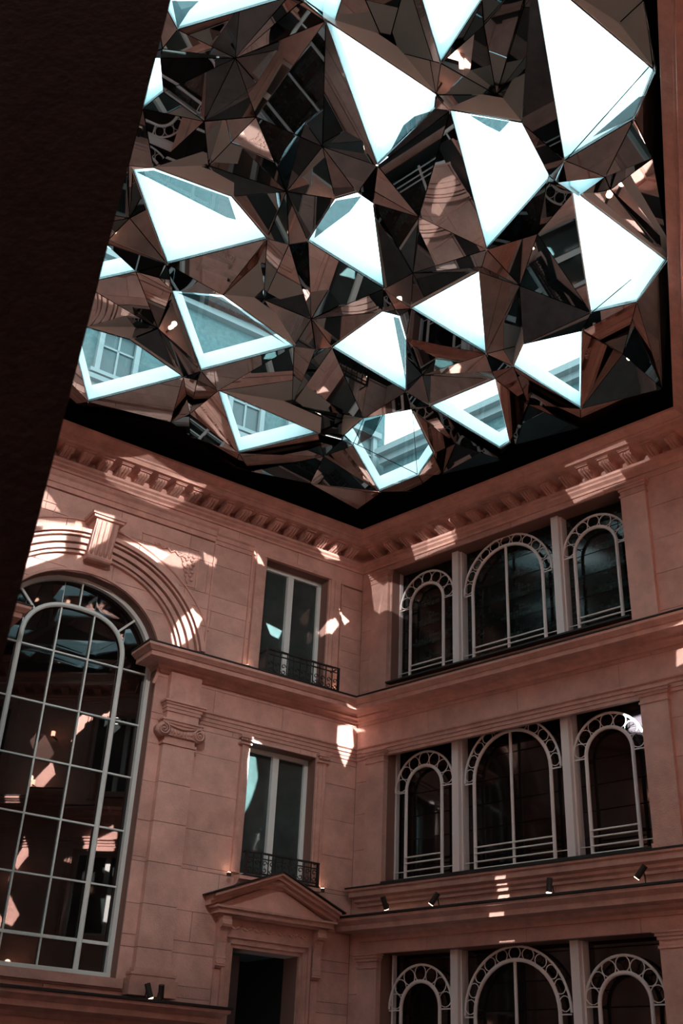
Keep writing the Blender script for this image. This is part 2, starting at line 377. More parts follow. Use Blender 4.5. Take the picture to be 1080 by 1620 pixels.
def pilaster_giant(uc, label):
    """ionic pilaster: shaft of stone drums, base, capital, entablature block"""
    root = empty('ionic_pilaster', WA.m(uc, 0, 3.0), label=label, category='pilaster', group='ionic pilasters flanking the arched window')
    M = WA.m(uc, 0, 0); h = .265
    zs = [3.34, 3.6, 4.17, 4.74, 5.31, 5.88, 6.45]
    for a, b in zip(zs, zs[1:]):
        bm = B(); box(bm, -h, h, 0, .11, a + .004, b - .004); bmesh.ops.bevel(bm, geom=bm.edges[:], offset=.004, segments=1); link('shaft_stone', bm, STONE, root, M)
    bm = B(); box(bm, -.36, .36, 0, .2, 2.99, 3.2); box(bm, -.33, .33, 0, .17, 3.2, 3.24); box(bm, -.34, .34, 0, .18, 3.245, 3.28); box(bm, -.29, .29, 0, .14, 3.28, 3.34)
    link('base', bm, STONE_TRIM, root, M)
    bm = B(); box(bm, -.285, .285, 0, .13, 6.45, 6.49); box(bm, -.255, .255, 0, .105, 6.49, 6.58); 
    box(bm, -.33, .33, 0, .16, 6.76, 6.80); box(bm, -.35, .35, 0, .18, 6.80, 6.825)
    prism(bm, [(-.3, 6.58), (.3, 6.58), (.27, 6.66), (.27, 6.76), (-.27, 6.76), (-.27, 6.66)], 0, .14)
    cap = link('capital', bm, STONE_TRIM, root, M)
    for s in (-1, 1):
        bm = B(); pts = []; rr = []
        for j in range(30):
            a = j * pi / 6.2; r = .095 * (1 - j / 31); pts.append((s * (.30 - 0) - s * r * sin(a), .165, 6.66 + r * cos(a))); rr.append(.018 * (1 - j / 45))
        tube(bm, pts, rr, 6); cyl(bm, (s * .30, .0, 6.66), (s * .30, .155, 6.66), .105, 16); ball(bm, (s * .30, .165, 6.66), .022)
        smooth(link('volute', bm, STONE_TRIM, cap, M))
    bm = B()
    for k in range(7):
        x = -.165 + k * .055; ball(bm, (x, .145, 6.635 + .02 * (abs(k - 3) / 3)), .028, .8, .8, 1.3)
    for k in range(6): ball(bm, (-.14 + k * .055, .15, 6.60), .012)
    tube(bm, [(-.24, .15, 6.745), (-.1, .155, 6.715), (0, .16, 6.705), (.1, .155, 6.715), (.24, .15, 6.745)], .016, 6)
    smooth(link('egg_and_dart', bm, STONE_TRIM, cap, M))
    bm = B(); pf = [(-.02, 6.825), (.13, 6.825), (.13, 6.91)]
    box(bm, -.27, .27, 0, .13, 6.825, 6.95)
    for z0, z1, o in ((6.95, 7.0, .15), (7.0, 7.05, .165), (7.05, 7.085, .185), (7.085, 7.115, .21)): box(bm, -.27 - (o - .13), .27 + (o - .13), 0, o, z0, z1)
    box(bm, -.265, .265, 0, .11, 7.115, 7.58)
    link('entablature', bm, STONE_TRIM, root, M)
    return root
pilaster_giant(3.33, 'tall stone pilaster with ionic capital between the arched window and the balcony windows')
pilaster_giant(6.87, 'tall stone ionic pilaster on the far left side of the arched window')

# upper panel strip between arch and balcony window
bm = B(); M = WA.m(2.33, 0, 0)
box(bm, -.012, .012, 0, .035, 7.93, 10.06); link('panel_edge', bm, STONE_TRIM, wall_a, M)
bm = B(); box(bm, -.012, .012, 0, .03, 7.93, 10.06); link('panel_edge', bm, STONE_TRIM, wall_a, WA.m(3.05, 0, 0))
bm = B(); box(bm, -.012, .012, 0, .03, 7.93, 10.06); link('panel_edge', bm, STONE_TRIM, wall_a, WA.m(.46, 0, 0))

# ---- archivolt: concentric moulded rings
def ell_pts(a, b, zs, zmin, n=40):
    t0 = math.asin(max(-.3, (zmin - zs) / b)); return [(a * cos(t0 + (pi - 2 * t0) * i / n), zs + b * sin(t0 + (pi - 2 * t0) * i / n)) for i in range(n + 1)]
def arch_band(bm, ao, bo, ai, bi, y1, zmin, zs=BIGS, n=40, y0=0):
    O = ell_pts(ao, bo, zs, zmin, n); I = ell_pts(ai, bi, zs, zmin, n)
    vo0 = [bm.verts.new((x, y0, z)) for x, z in O]; vo1 = [bm.verts.new((x, y1, z)) for x, z in O]
    vi0 = [bm.verts.new((x, y0, z)) for x, z in I]; vi1 = [bm.verts.new((x, y1, z)) for x, z in I]
    for i in range(n):
        bm.faces.new((vo1[i], vo1[i + 1], vi1[i + 1], vi1[i])); bm.faces.new((vo0[i], vi0[i], vi0[i + 1], vo0[i + 1]))
        bm.faces.new((vo0[i], vo0[i + 1], vo1[i + 1], vo1[i])); bm.faces.new((vi0[i], vi1[i], vi1[i + 1], vi0[i + 1]))
    for i in (0, n): bm.faces.new((vo0[i], vo1[i], vi1[i], vi0[i]))
arv = empty('arch_moulding', WA.m(BIGC, 0, 7.9), label='wide moulded stone arch ringing the top of the big arched window', category='arch')
M = WA.m(BIGC, 0, 0)
bm = B(); arch_band(bm, 1.34, 1.16, 1.30, 1.12, .03, 3.2); link('inner_bead', bm, STONE_TRIM, arv, M)
for ao, ai, y in ((1.645, 1.60, .07), (1.745, 1.665, .10), (1.86, 1.77, .14), (1.92, 1.885, .18), (2.02, 1.945, .21)):
    bm = B(); arch_band(bm, ao, ao * .875, ai, ai * .875, y, 8.0); link('ring', bm, STONE_TRIM, arv, M)
bm = B(); arch_band(bm, 2.26, 2.26 * .885, 2.235, 2.235 * .885, .03, 8.45); link('outer_bead', bm, STONE_TRIM, arv, M)
# keystone
ks = empty('keystone', WA.m(BIGC, .1, 9.0), label='fluted stone keystone bracket at the crown of the big arch', category='keystone')
M = WA.m(BIGC - .02, 0, 0)
bm = B(); prism_yz(bm, [(0, 9.0), (.16, 9.02), (.2, 9.08), (.21, 9.2), (.27, 9.4), (.31, 9.55), (.32, 9.62), (0, 9.62)], -.19, .19); link('body', bm, STONE_TRIM, ks, M)
bm = B(); box(bm, -.25, .25, 0, .37, 9.62, 9.66); box(bm, -.28, .28, 0, .40, 9.66, 9.72); link('cap', bm, STONE_TRIM, ks, M)
for x in (-.15, -.075, 0, .075, .15):
    bm = B(); tube(bm, [(x, .2, 9.05), (x, .225, 9.2), (x, .285, 9.42), (x, .33, 9.6)], .028, 6); smooth(link('flute', bm, STONE_TRIM, ks, M))
bm = B(); cyl(bm, (-.2, .15, 9.05), (.2, .15, 9.05), .07, 12); link('scroll', bm, STONE_TRIM, ks, M)

# spandrel relief (right and left of the arch)
def spandrel(s, label):
    root = empty('carved_spandrel', WA.m(BIGC - s * 1.3, 0, 9.4), label=label, category='carving', group='carved panels above the arch')
    M = WA.m(BIGC, 0, 0)
    def leaf(bm, x, z, L, a, wd=.3): ball(bm, (x, .02, z), L, 1, .3, wd, rot=-a, u=8, v=5)
    bm = B(); X = lambda u: -s * (BIGC - u)
    pts = [(4.37, 9.80), (3.33, 9.80), (3.33, 9.12)]
    arc = [(BIGC - 2.235 * cos(t), BIGS + 1.98 * sin(t)) for t in [radians(q) for q in range(46, 72, 4)]]
    pl = pts + arc
    tube(bm, [(X(u), .01, z) for u, z in pl], .014, 4, closed=True); link('frame', bm, STONE_TRIM, root, M)
    bm = B()
    for k in range(8):
        u = 4.1 - k * .075; z = 9.69 - k * .012; leaf(bm, X(u), z, .055, (.7 if k % 2 else -.7) * s)
    tube(bm, [(X(4.15), .01, 9.70), (X(3.8), .015, 9.66), (X(3.5), .015, 9.58)], .01, 4); link('leaf_spray', bm, STONE_TRIM, root, M)
    bm = B()
    for k in range(7):
        u = 3.42 + .03 * (k % 2); z = 9.66 - k * .07; ball(bm, (X(u), .02, z), .032, 1, .7, 1); ball(bm, (X(u + .09), .02, z - .02), .025, 1, .7, 1)
    for k in range(5): leaf(bm, X(3.62 - .03 * k), 9.55 - .09 * k, .05, 1.0 * s)
    smooth(link('berry_cluster', bm, STONE_TRIM, root, M))
spandrel(1, 'carved leaf relief panel right of the keystone above the arched window')
spandrel(-1, 'carved leaf relief panel left of the keystone above the arched window')

# ---- big arched window
bigw = empty('window_1', WA.m(BIGC, -.3, 3.18), kind='structure')
M = WA.m(BIGC, -.3, 0)
bm = B(); arch_band(bm, 1.30, 1.12, 1.235, 1.055, .09, BIGS - .001, y0=-.05)
box(bm, -1.30, -1.235, -.05, .09, 3.24, BIGS); box(bm, 1.235, 1.30, -.05, .09, 3.24, BIGS); box(bm, -1.3, 1.3, -.05, .1, 3.18, 3.26)
link('outer_frame', bm, GREY_WOOD, bigw, M)
IA, IS, IBv = .81, 7.66, .68
def inner_z(x): return IS + IBv * (max(0, 1 - (abs(x) / IA) ** 2.4)) ** (1 / 2.4)
pts = [(-IA, .04, 3.26), (-IA, .04, IS)] + [(-IA * cos(t), .04, 0) for t in []]
for k in range(1, 24):
    t = pi * k / 24; x = -IA * cos(t); x = math.copysign(abs(cos(t)) ** (2 / 2.4), -cos(t)) * IA; z = IS + IBv * sin(t) ** (2 / 2.4); pts.append((x, .04, z))
pts += [(IA, .04, IS), (IA, .04, 3.26)]
bm = B(); tube(bm, pts, .038, 8); link('inner_frame', bm, GREY_WOOD, bigw, M)
def muntin(a, b, r=.016):
    bm = B(); tube(bm, [a, b], r, 4); return link('muntin', bm, GREY_WOOD, bigw, M)
tz = [3.63, 4.39, 5.17, 5.95, 6.75, 7.57]
mx = [-.27, .27]
for x in mx:
    muntin((x, .03, 3.26), (x, .03, inner_z(x)))
def outer_z(x): return BIGS + 1.06 * sqrt(max(0, 1 - (x / 1.24) ** 2))
for i, z in enumerate(tz):
    r = .03 if i == 0 else .016
    muntin((-1.24, .03, z), (1.24, .03, z), r)
for x in (-.0,): muntin((x, .03, inner_z(x)), (x, .03, outer_z(x)))
for s in (-1, 1): muntin((s * .66, .03, inner_z(.66)), (s * .93, .03, outer_z(.93)), .024)
# glass panes: one each
xs = [-1.26, -IA, -.27, .27, IA, 1.26]; zz = [3.2] + tz + [8.9]
for i in range(5):
    for j in range(len(zz) - 1):
        x0, x1, z0, z1 = xs[i], xs[i + 1], zz[j], zz[j + 1]
        if z1 > 8:
            n = 8; top = [(x0 + (x1 - x0) * k / n, min(z1, BIGS + 1.08 * sqrt(max(0, 1 - ((x0 + (x1 - x0) * k / n) / 1.27) ** 2)))) for k in range(n + 1)]
            P = [(x0 + .003, z0 + .003), (x1 - .003, z0 + .003)] + top[::-1]
        else: P = [(x0 + .003, z0 + .003), (x1 - .003, z0 + .003), (x1 - .003, z1 - .003), (x0 + .003, z1 - .003)]
        bm = B(); cx = (x0 + x1) / 2; cz = (z0 + min(z1, 8.6)) / 2
        prism(bm, [(x - cx, z - cz) for x, z in P], -.004, .004)
        tilt = Matrix.Rotation(random.uniform(-.012, .012), 4, 'X') @ Matrix.Rotation(random.uniform(-.012, .012), 4, 'Z')
        link('pane', bm, GLASS_BIG, bigw, M @ Matrix.Translation((cx, 0, cz)) @ tilt)
# sill under the window
bm = B(); box(bm, -1.38, 1.38, 0, .06, 3.06, 3.18); link('window_sill', bm, STONE_TRIM, bigw, WA.m(BIGC, 0, 0))

# ---- tall double windows with jamb mouldings
def tall_window(n, w, u0, u1, z0, z1, depth=.3, mat=None, surround=True, fw=.07):
    c = (u0 + u1) / 2; h = (u1 - u0) / 2
    root = empty('window_%d' % n, w.m(c, -depth, z0), kind='structure')
    M = w.m(c, -depth, 0)
    bm = B(); box(bm, -h, -h + fw, -.03, .06, z0, z1); box(bm, h - fw, h, -.03, .06, z0, z1); box(bm, -h, h, -.03, .06, z1 - fw, z1); box(bm, -h, h, -.03, .06, z0, z0 + fw)
    link('window_frame', bm, GREY_WOOD, root, M)
    bm = B(); box(bm, -.055, .055, -.02, .08, z0 + fw, z1 - fw); link('centre_mullion', bm, GREY_WOOD, root, M)
    for s in (-1, 1):
        a, b = sorted((s * .05, s * (h - fw + .005))); bm = B(); box(bm, a, b, -.006, .006, z0 + fw - .005, z1 - fw + .005)
        link('pane', bm, mat or GLASS_TALL, root, M)
    return root
tall_window(2, WA, .74, 2.04, 7.98, 10.08)
tall_window(3, WA, .80, 2.06, 4.80, 6.82)
def jamb(w, win, u0, u1, z0, z1, wd=.13, cap=False):
    for s, u in ((-1, u0), (1, u1)):
        bm = B(); a, b = sorted((u, u + s * wd)); x = w.s
        for (p, q, y) in ((0, .03, .02), (.03, .10, .045), (.10, wd, .065)):
            c, d = sorted((u + s * p, u + s * q)); box(bm, min(c * x, d * x), max(c * x, d * x), 0, y, z0, z1)
        if cap:
            c, d = sorted((u + s * .0, u + s * (wd + .05)))
            box(bm, min(c * x, d * x), max(c * x, d * x), 0, .1, z1 - .04, z1); 
            for k in range(5): ball(bm, (x * (c + (d - c) * (k + .5) / 5), .09, z1 - .07), .022)
            box(bm, min(c * x, d * x), max(c * x, d * x), 0, .085, z1 - .14, z1 - .11)
        link('jamb_moulding', bm, STONE_TRIM, win, w.m(0))
    if not cap:
        bm = B(); x = w.s; box(bm, min((u0 - wd) * x, (u1 + wd) * x), max((u0 - wd) * x, (u1 + wd) * x), 0, .05, z1, z1 + .07); link('lintel_moulding', bm, STONE_TRIM, win, w.m(0))
jamb(WA, bpy.data.objects['window_2'], .74, 2.04, 7.95, 10.08, .22)
jamb(WA, bpy.data.objects['window_3'], .80, 2.06, 4.80, 6.88, .16, cap=True)
# plain ground of the jambs deeper: lintel bead inside opening
for wn, w, ops, base in (('C', WC, opsC, 20), ('D', WD, opsD, 40), ('E', WE, opsE, 60)):
    for i, op in enumerate(ops):
        r = tall_window(base + i, w, op[1], op[2], op[3], op[4]); jamb(w, r, op[1], op[2], op[3], op[4], .16)

# ---- wrought iron balconies
def balcony(uc, half, z0, z1, off, n, label):
    root = empty('balcony_railing', WA.m(uc, off, z0), label=label, category='railing')
    M = WA.m(uc, off, z0); H = z1 - z0
    bm = B(); box(bm, -half - .02, half + .02, -.02, .02, H - .025, H); box(bm, -half, -half + .02, -off + .02, 0, H - .02, H); box(bm, half - .02, half, -off + .02, 0, H - .02, H); link('top_rail', bm, IRON, root, M)
    bm = B(); box(bm, -half, half, -.015, .015, .03, .05); box(bm, -half, half, -.012, .012, H - .10, H - .085); link('bottom_rail', bm, IRON, root, M)
    for s in (-1, 1):
        bm = B(); box(bm, s * half - .018, s * half + .018, -.018, .018, 0, H); link('corner_post', bm, IRON, root, M)
    st = 2 * half / n
    for i in range(1, n):
        bm = B(); box(bm, -half + i * st - .007, -half + i * st + .007, -.007, .007, .03, H - .02); link('baluster', bm, IRON, root, M)
    sc_me = {}
    def scroll(cx, cz, r, s, f):
        if (s, f) not in sc_me:
            bm = B(); tube(bm, [(s * r * (1 - j / 13) * cos(j * .62), 0, f * r * (1 - j / 13) * sin(j * .62)) for j in range(11)], .008, 4)
            bmesh.ops.recalc_face_normals(bm, faces=bm.faces); me = bpy.data.meshes.new('scroll'); bm.to_mesh(me); bm.free(); me.materials.append(IRON); sc_me[s, f] = me
        link('scroll', sc_me[s, f], None, root, M @ Matrix.Translation((cx, 0, cz)))
    for i in range(n):
        x = -half + (i + .5) * st; q = st * .36
        scroll(x, .05 + q * 1.1, q, 1, -1); scroll(x, .05 + q * 3.1, q, -1, 1)
    bm = B(); box(bm, -half - .03, half + .03, -off + .02, .03, -.02, .0); link('base_plate', bm, IRON, root, M)
balcony(1.33, .70, 7.90, 8.34, .28, 11, 'black wrought-iron balcony railing across the upper window on the left wall')
balcony(1.39, .64, 4.78, 5.13, .14, 10, 'black scrolled iron balcony railing at the lower window above the pediment')
# stone sill of the lower balcony
bm = B(); prism_yz(bm, [(0, 4.62), (.1, 4.64), (.14, 4.69), (.18, 4.70), (.18, 4.75), (0, 4.76)], -.72, .72); link('balcony_sill', bm, STONE_TRIM, bpy.data.objects['window_3'], WA.m(1.42, 0, 0))

# ---- pedimented doorway
dr = empty('door_1', WA.m(1.5, 0, 0), kind='structure'); M = WA.m(1.5, 0, 0)
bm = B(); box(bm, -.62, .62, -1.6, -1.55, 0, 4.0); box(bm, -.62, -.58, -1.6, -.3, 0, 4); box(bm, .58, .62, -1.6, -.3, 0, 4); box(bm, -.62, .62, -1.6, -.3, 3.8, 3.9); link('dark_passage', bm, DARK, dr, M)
bm = B()
for a, b, y in ((.57, .62, .03), (.62, .70, .055), (.70, .75, .08)):
    box(bm, -b, -a, 0, y, 0, 3.76 + (b - .57)); box(bm, a, b, 0, y, 0, 3.76 + (b - .57)); box(bm, -b, b, 0, y, 3.76 + (a - .57), 3.76 + (b - .57))
link('architrave', bm, STONE_TRIM, dr, M)
bm = B(); box(bm, .27, .585, -.35, -.27, 0, 3.7); link('door_leaf', bm, new_mat('door_wood', (.05, .04, .045), .5), dr, M)
ped = empty('pediment', WA.m(1.5, 0, 3.95), label='triangular stone pediment over the dark doorway', category='pediment')
M = WA.m(1.47, 0, 0)
bm = B()
for z0, z1, y, x in ((4.15, 4.18, .16, .93), (4.18, 4.25, .24, 1.0), (4.25, 4.28, .28, 1.04)): box(bm, -x, x, 0, y, z0, z1)
link('base_cornice', bm, STONE_TRIM, ped, M)
bm = B(); prism(bm, [(-.98, 4.28), (.98, 4.28), (0, 4.72)], 0, .07); link('tympanum', bm, STONE, ped, M)
for s in (-1, 1):
    bm = B()
    for t0, t1, y in ((0, .05, .16), (.05, .10, .24), (.10, .14, .30)):
        prism(bm, [(s * 1.10, 4.28 + t0), (0, 4.72 + t0), (0, 4.72 + t1), (s * 1.10, 4.28 + t1)], 0, y)
    link('raking_cornice', bm, STONE_TRIM, ped, M)
    bm = B(); prism(bm, [(s * 1.16, 4.41), (0, 4.865), (0, 4.885), (s * 1.16, 4.43)], 0, .33); link('lead_cover', bm, LEAD, ped, M)
bm = B(); box(bm, -.88, .88, 0, .05, 3.93, 4.15); fr = link('frieze', bm, STONE_TRIM, ped, M)
bm = B()
for k in range(13):
    x = -.6 + k * .1; z = 4.035 + .012 * (k % 2)
    tube(bm, [(x + .035 * (1 - j / 9) * cos(j * .8), .055, z + .035 * (1 - j / 9) * sin(j * .8) * (1 if k % 2 else -1)) for j in range(8)], .011, 4)
    ball(bm, (x + .05, .055, z - .01), .03, 1.2, .5, .6, rot=(.6 if k % 2 else -.6))
link('garland', bm, STONE_TRIM, fr, M)
for s in (-1, 1):
    bm = B(); prism_yz(bm, [(0, 3.45), (.06, 3.46), (.10, 3.52), (.09, 3.62), (.08, 3.8), (.12, 3.95), (.18, 4.05), (.2, 4.15), (0, 4.15)], s * .82 - .07, s * .82 + .07)
    for z in (3.5, 3.55, 3.6): cyl(bm, (s * .82 - .08, .075, z), (s * .82 + .08, .075, z), .022, 8)
    cyl(bm, (s * .82 - .08, .14, 4.06), (s * .82 + .08, .14, 4.06), .07, 12)
    link('console', bm, STONE_TRIM, ped, M)
    bm = B(); box(bm, s * .82 - .06, s * .82 + .06, 0, .035, 0, 3.45); link('side_strip', bm, STONE_TRIM, ped, M)

# ================================================================== WALL B details
def pilaster_b(uc, h, z0, z1, base=True):
    M = WB.m(uc, 0, 0)
    bm = B(); box(bm, -h, h, -.02, .07, z0, z1 - .16)
    if base: box(bm, -h - .02, h + .02, -.02, .09, z0, z0 + .06)
    link('pilaster_shaft', bm, STONE, wall_b, M)
    bm = B()
    for a, b, y in ((z1 - .20, z1 - .17, .085), (z1 - .10, z1 - .06, .09), (z1 - .06, z1 - .02, .11), (z1 - .02, z1, .13)): box(bm, -h - (y - .07), h + (y - .07), -.02, y, a, b)
    box(bm, -h, h, -.02, .07, z1 - .17, z1 - .1)
    link('pilaster_capital', bm, STONE_TRIM, wall_b, M)
for (z0, z1, sh) in ((7.93, 10.28, 0), (4.87, 7.0, 0), (.0, 3.86, -.05)):
    pilaster_b(.48 + sh, .19, z0, z1); pilaster_b(5.52 + sh, .205, z0, z1)
# dark flashing caps at pilaster feet
for uc in (.48, 5.52):
    for z in (7.93,):
        bm = B(); box(bm, -.26, .26, -.02, .16, z, z + .035); link('foot_flashing', bm, LEAD, wall_b, WB.m(uc, 0, 0))

def arched_bay(win, uc, zb, sp, rin, rout, nr, mull, u0, u1, ztop, mat, legs_bottom, rails, mosaic_rows):
    """decorative painted-iron arch in front of leaded glass"""
    x = WB.s; M = WB.m(uc, -.22, 0)
    fr = None
    bm = B(); P = [(-rin, 0, zb)] + [(-rin, 0, zb + (sp - zb) * .5)] + [(-rin * cos(pi * k / 20), 0, sp + rin * sin(pi * k / 20)) for k in range(21)] + [(rin, 0, zb)]
    tube(bm, P, .028, 8)
    fr = link('arched_frame', bm, WHITE_METAL, win, M)
    bm = B(); tube(bm, [(-rout * cos(pi * k / 24), 0, sp + rout * sin(pi * k / 24)) for k in range(25)], .019, 6)
    link('outer_hoop', bm, WHITE_METAL, fr, M)
    rr = (rout - rin) / 2 - .004; rm = (rout + rin) / 2
    for k in range(nr):
        a = pi * (k + .5) / nr + 0; cx, cz = -rm * cos(a), sp + rm * sin(a)
        rw = min(rm * pi / nr / 2 - .004, rr * 1.15)
        bm = B(); pts = []
        for j in range(14):
            t = 2 * pi * j / 14; dx, dz = rw * cos(t), rr * sin(t)   # tangential, radial
            ca, sa = -cos(a), sin(a)
            pts.append((cx + dz * ca - dx * -sa * 0 + dx * sa, 0, cz + dz * sa - dx * ca))
        tube(bm, pts, .0075, 4, closed=True); link('ring', bm, WHITE_METAL, fr, M)
    for s in (-1, 1):
        bm = B(); tube(bm, [(s * rin, 0, sp - .02), (s * rout, 0, sp - .02)], .012, 4); link('spring_bar', bm, WHITE_METAL, fr, M)
    for i, z in enumerate(rails):
        bm = B(); tube(bm, [(-rin, .02, z), (rin, .02, z)], .013, 5); link('rail', bm, WHITE_METAL, fr, M)
    if len(rails) > 1:
        a, b = (uc - u0), (u1 - uc); bm = B(); z = rails[1]
        tube(bm, [(-x * a, .0, z), (-x * rin, 0, z)], .008, 4); tube(bm, [(x * rin, .0, z), (x * b, 0, z)], .008, 4); link('side_rail', bm, WHITE_METAL, fr, M)
    if mull:
        bm = B(); tube(bm, [(0, 0, zb), (0, 0, sp + rin)], .024, 6); link('mullion', bm, WHITE_METAL, fr, M)
    # glass in rows
    zs = [zb - .08]
    while zs[-1] < ztop - .45: zs.append(zs[-1] + .36)
    zs.append(ztop)
    for a, b in zip(zs, zs[1:]):
        cx = (u0 + u1) / 2; hw = (u1 - u0) / 2; bm = B(); box(bm, -hw + .003, hw - .003, -.005, .005, -(b - a) / 2 + .008, (b - a) / 2 - .008)
        link('glass_pane', bm, mat, win, WB.m(cx, -.34, (a + b) / 2) @ Matrix.Rotation(random.uniform(-.006, .006), 4, 'X'))
def triple(n, zb, zt, sh, sps, mat, bottom):
    win = empty('window_%d' % n, WB.m(3.0, -.25, zb), kind='structure')
    ua, ub = .40, 5.45
    p1, p2 = 1.99 + sh, 3.99 + sh
    for p in (p1, p2):
        bm = B(); box(bm, -.065, .065, -.36, -.13, bottom, zt + .3); box(bm, -.09, .09, -.36, -.2, bottom, zt + .3); link('post', bm, WHITE_METAL, win, WB.m(p, 0, 0))
    rails = [zb + .03, zb + .13, zb + .25, zb + .34] if n < 12 else [zb + .06, zb + .17, zb + .26]
    if n == 13: rails = [zb + .1, zb + .3]
    for (uc, rin, rout, nr, mul, a, b, sp) in ((1.30 + sh, .362, .59, 7, False, ua, p1 - .1, sps[0]), (2.98 + sh, .69, .865, 11, True, p1 + .1, p2 - .1, sps[1]), (4.64 + sh, .37, .58, 7, False, p2 + .1, ub, sps[2])):
        arched_bay(win, uc, zb, sp, rin, rout, nr, mul, a, b, zt + .25, mat, bottom, rails, 0)
    bm = B(); box(bm, min(WB.s * ua, WB.s * ub), max(WB.s * ua, WB.s * ub), -.37, -.352, bottom - .1, zt + .3); link('dark_backing', bm, DARK, win, WB.m(0, 0, 0))
    bm = B(); c = WB.s; lo, hi = sorted((c * (U0 + sh * 0), c * 5.3)); box(bm, lo, hi, -.33, .10, zb - .07, zb - .045); link('sill_flashing', bm, LEAD, win, WB.m(0, 0, 0))
    bm = B(); box(bm, lo, lo + .03, -.3, -.22, zb, zt) if WB.s > 0 else box(bm, hi - .03, hi, -.3, -.22, zb, zt); link('side_frame', bm, WHITE_METAL, win, WB.m(0, 0, 0))
triple(12, 8.20, 10.30, .02, (9.57, 9.45, 9.55), GLASS_MOSAIC, 8.12)
triple(11, 4.94, 7.02, -.02, (6.33, 6.27, 6.32), GLASS_PLAIN, 4.88)
triple(13, .98, 3.87, -.07, (3.12, 3.0, 3.08), GLASS_PLAIN, .90)

# ---- spotlights on the ledges
def spotlight(w, u, z, off, tilt, yaw, label, beam=True, power=5):
    root = empty('spotlight', w.m(u, off - .2, z - .1), label=label, category='spotlight', group='small black spotlights on the stone ledges')
    M = w.m(u, off, z) @ Matrix.Rotation(yaw, 4, 'Y') @ Matrix.Rotation(tilt, 4, 'X')
    bm = B(); cyl(bm, (0, 0, -.095), (0, 0, .095), .04, 14); h = link('lamp_head', bm, LAMP_BLACK, root, M)
    bm = B(); cyl(bm, (0, 0, -.099), (0, 0, -.094), .036, 14); link('lens', bm, LAMP_GLOW, h, M)
    bm = B(); tube(bm, [(0, .0, 0), (0, -.08, .0), (0, -.10, -.06), (0, -.10, -.12)], .009, 6); link('bracket', bm, LAMP_BLACK, root, w.m(u, off, z))
    L = bpy.data.lights.new('spot_beam', 'SPOT'); L.energy = power; L.color = (1, .6, .42); L.spot_size = radians(110); L.spot_blend = .8; L.shadow_soft_size = .02
    lo = bpy.data.objects.new('spot_beam', L); COL.objects.link(lo); lo.matrix_world = M @ Matrix.Translation((0, 0, -.115))
spotlight(WB, .98, 4.52, .33, -.5, 0, 'small black spotlight facing out at the left end of the lower ledge')
spotlight(WB, 1.93, 4.50, .33, .2, -.6, 'second small black spotlight from the left on the lower ledge')
spotlight(WB, 3.88, 4.50, .33, .1, -.05, 'small black upright spotlight on the ledge below the middle arched window')
spotlight(WB, 5.24, 4.54, .33, .1, -.7, 'small tilted black spotlight at the right end of the lower ledge')
spotlight(WA, 3.27, 3.04, .33, -.3, .2, 'glowing spotlight on the ledge at the foot of the ionic pilaster', power=6)
spotlight(WA, 3.45, 3.04, .33, .2, .3, 'dark spotlight on the ledge just left of the glowing one')

# warm uplights at the window jambs
def uplight(w, u, z, off, label, power=3.5):
    root = empty('uplight', w.m(u, off, z), label=label, category='uplight', group='warm uplights at the window feet')
    bm = B(); cyl(bm, (0, 0, 0), (0, 0, .05), .035, 12); link('housing', bm, LAMP_BLACK, root, w.m(u, off, z))
    bm = B(); cyl(bm, (0, 0, .0505), (0, 0, .054), .028, 12); link('lens', bm, LAMP_GLOW, root, w.m(u, off, z))
    L = bpy.data.lights.new('uplight_beam', 'SPOT'); L.energy = power; L.color = (1, .42, .25); L.spot_size = radians(80); L.spot_blend = .9; L.shadow_soft_size = .025
    lo = bpy.data.objects.new('uplight_beam', L); COL.objects.link(lo); lo.matrix_world = w.m(u, off, z + .07) @ Matrix.Rotation(pi - .25, 4, 'X')
uplight(WA, 2.30, 7.96, .13, 'warm uplight left of the upper balcony')
uplight(WA, .55, 7.96, .13, 'warm uplight right of the upper balcony')
uplight(WA, 2.28, 4.72, .10, 'warm uplight left of the lower balcony', 3)
uplight(WA, .62, 4.72, .10, 'warm uplight right of the lower balcony', 4)
for wk, w, us in (('C', WC, (1.2, 4.4, 8.0, 11.6, 14.6)), ('D', WD, (.9, 3.9, 7.4, 10.4)), ('E', WE, (1.2, 4.4, 8.1, 11.3))):
    for u in us:
        for z in (9.4, 7.96, 6.2, 4.0):
            bm = B(); cyl(bm, (0, 0, 0), (0, 0, .1), .045, 10); r = link('wall_lamp', bm, LAMP_BULB, None, w.m(u, .3, z), label='warm wall lamp %s the %s, %s in its row' % ({9.4: 'near the top of', 7.96: 'on the upper cornice of', 6.2: 'halfway up', 4.0: 'low on'}[z], {'C': 'right wall', 'D': 'front wall', 'E': 'side wall'}[wk], ('first', 'second', 'third', 'fourth', 'fifth')[us.index(u)]), category='lamp', group='lamps on the walls behind the camera')
            bm = B(); box(bm, -.02, .02, -.3, 0, -.02, .0); link('bracket', bm, LAMP_BLACK, r, w.m(u, .3, z))
            if z not in (7.96, 4.0): continue
            L = bpy.data.lights.new('wall_lamp_light', 'POINT'); L.energy = 5; L.color = (1, .6, .4); L.shadow_soft_size = .06
            lo = bpy.data.objects.new('wall_lamp_light', L); COL.objects.link(lo); lo.location = w.P(u, .5, z + .1)

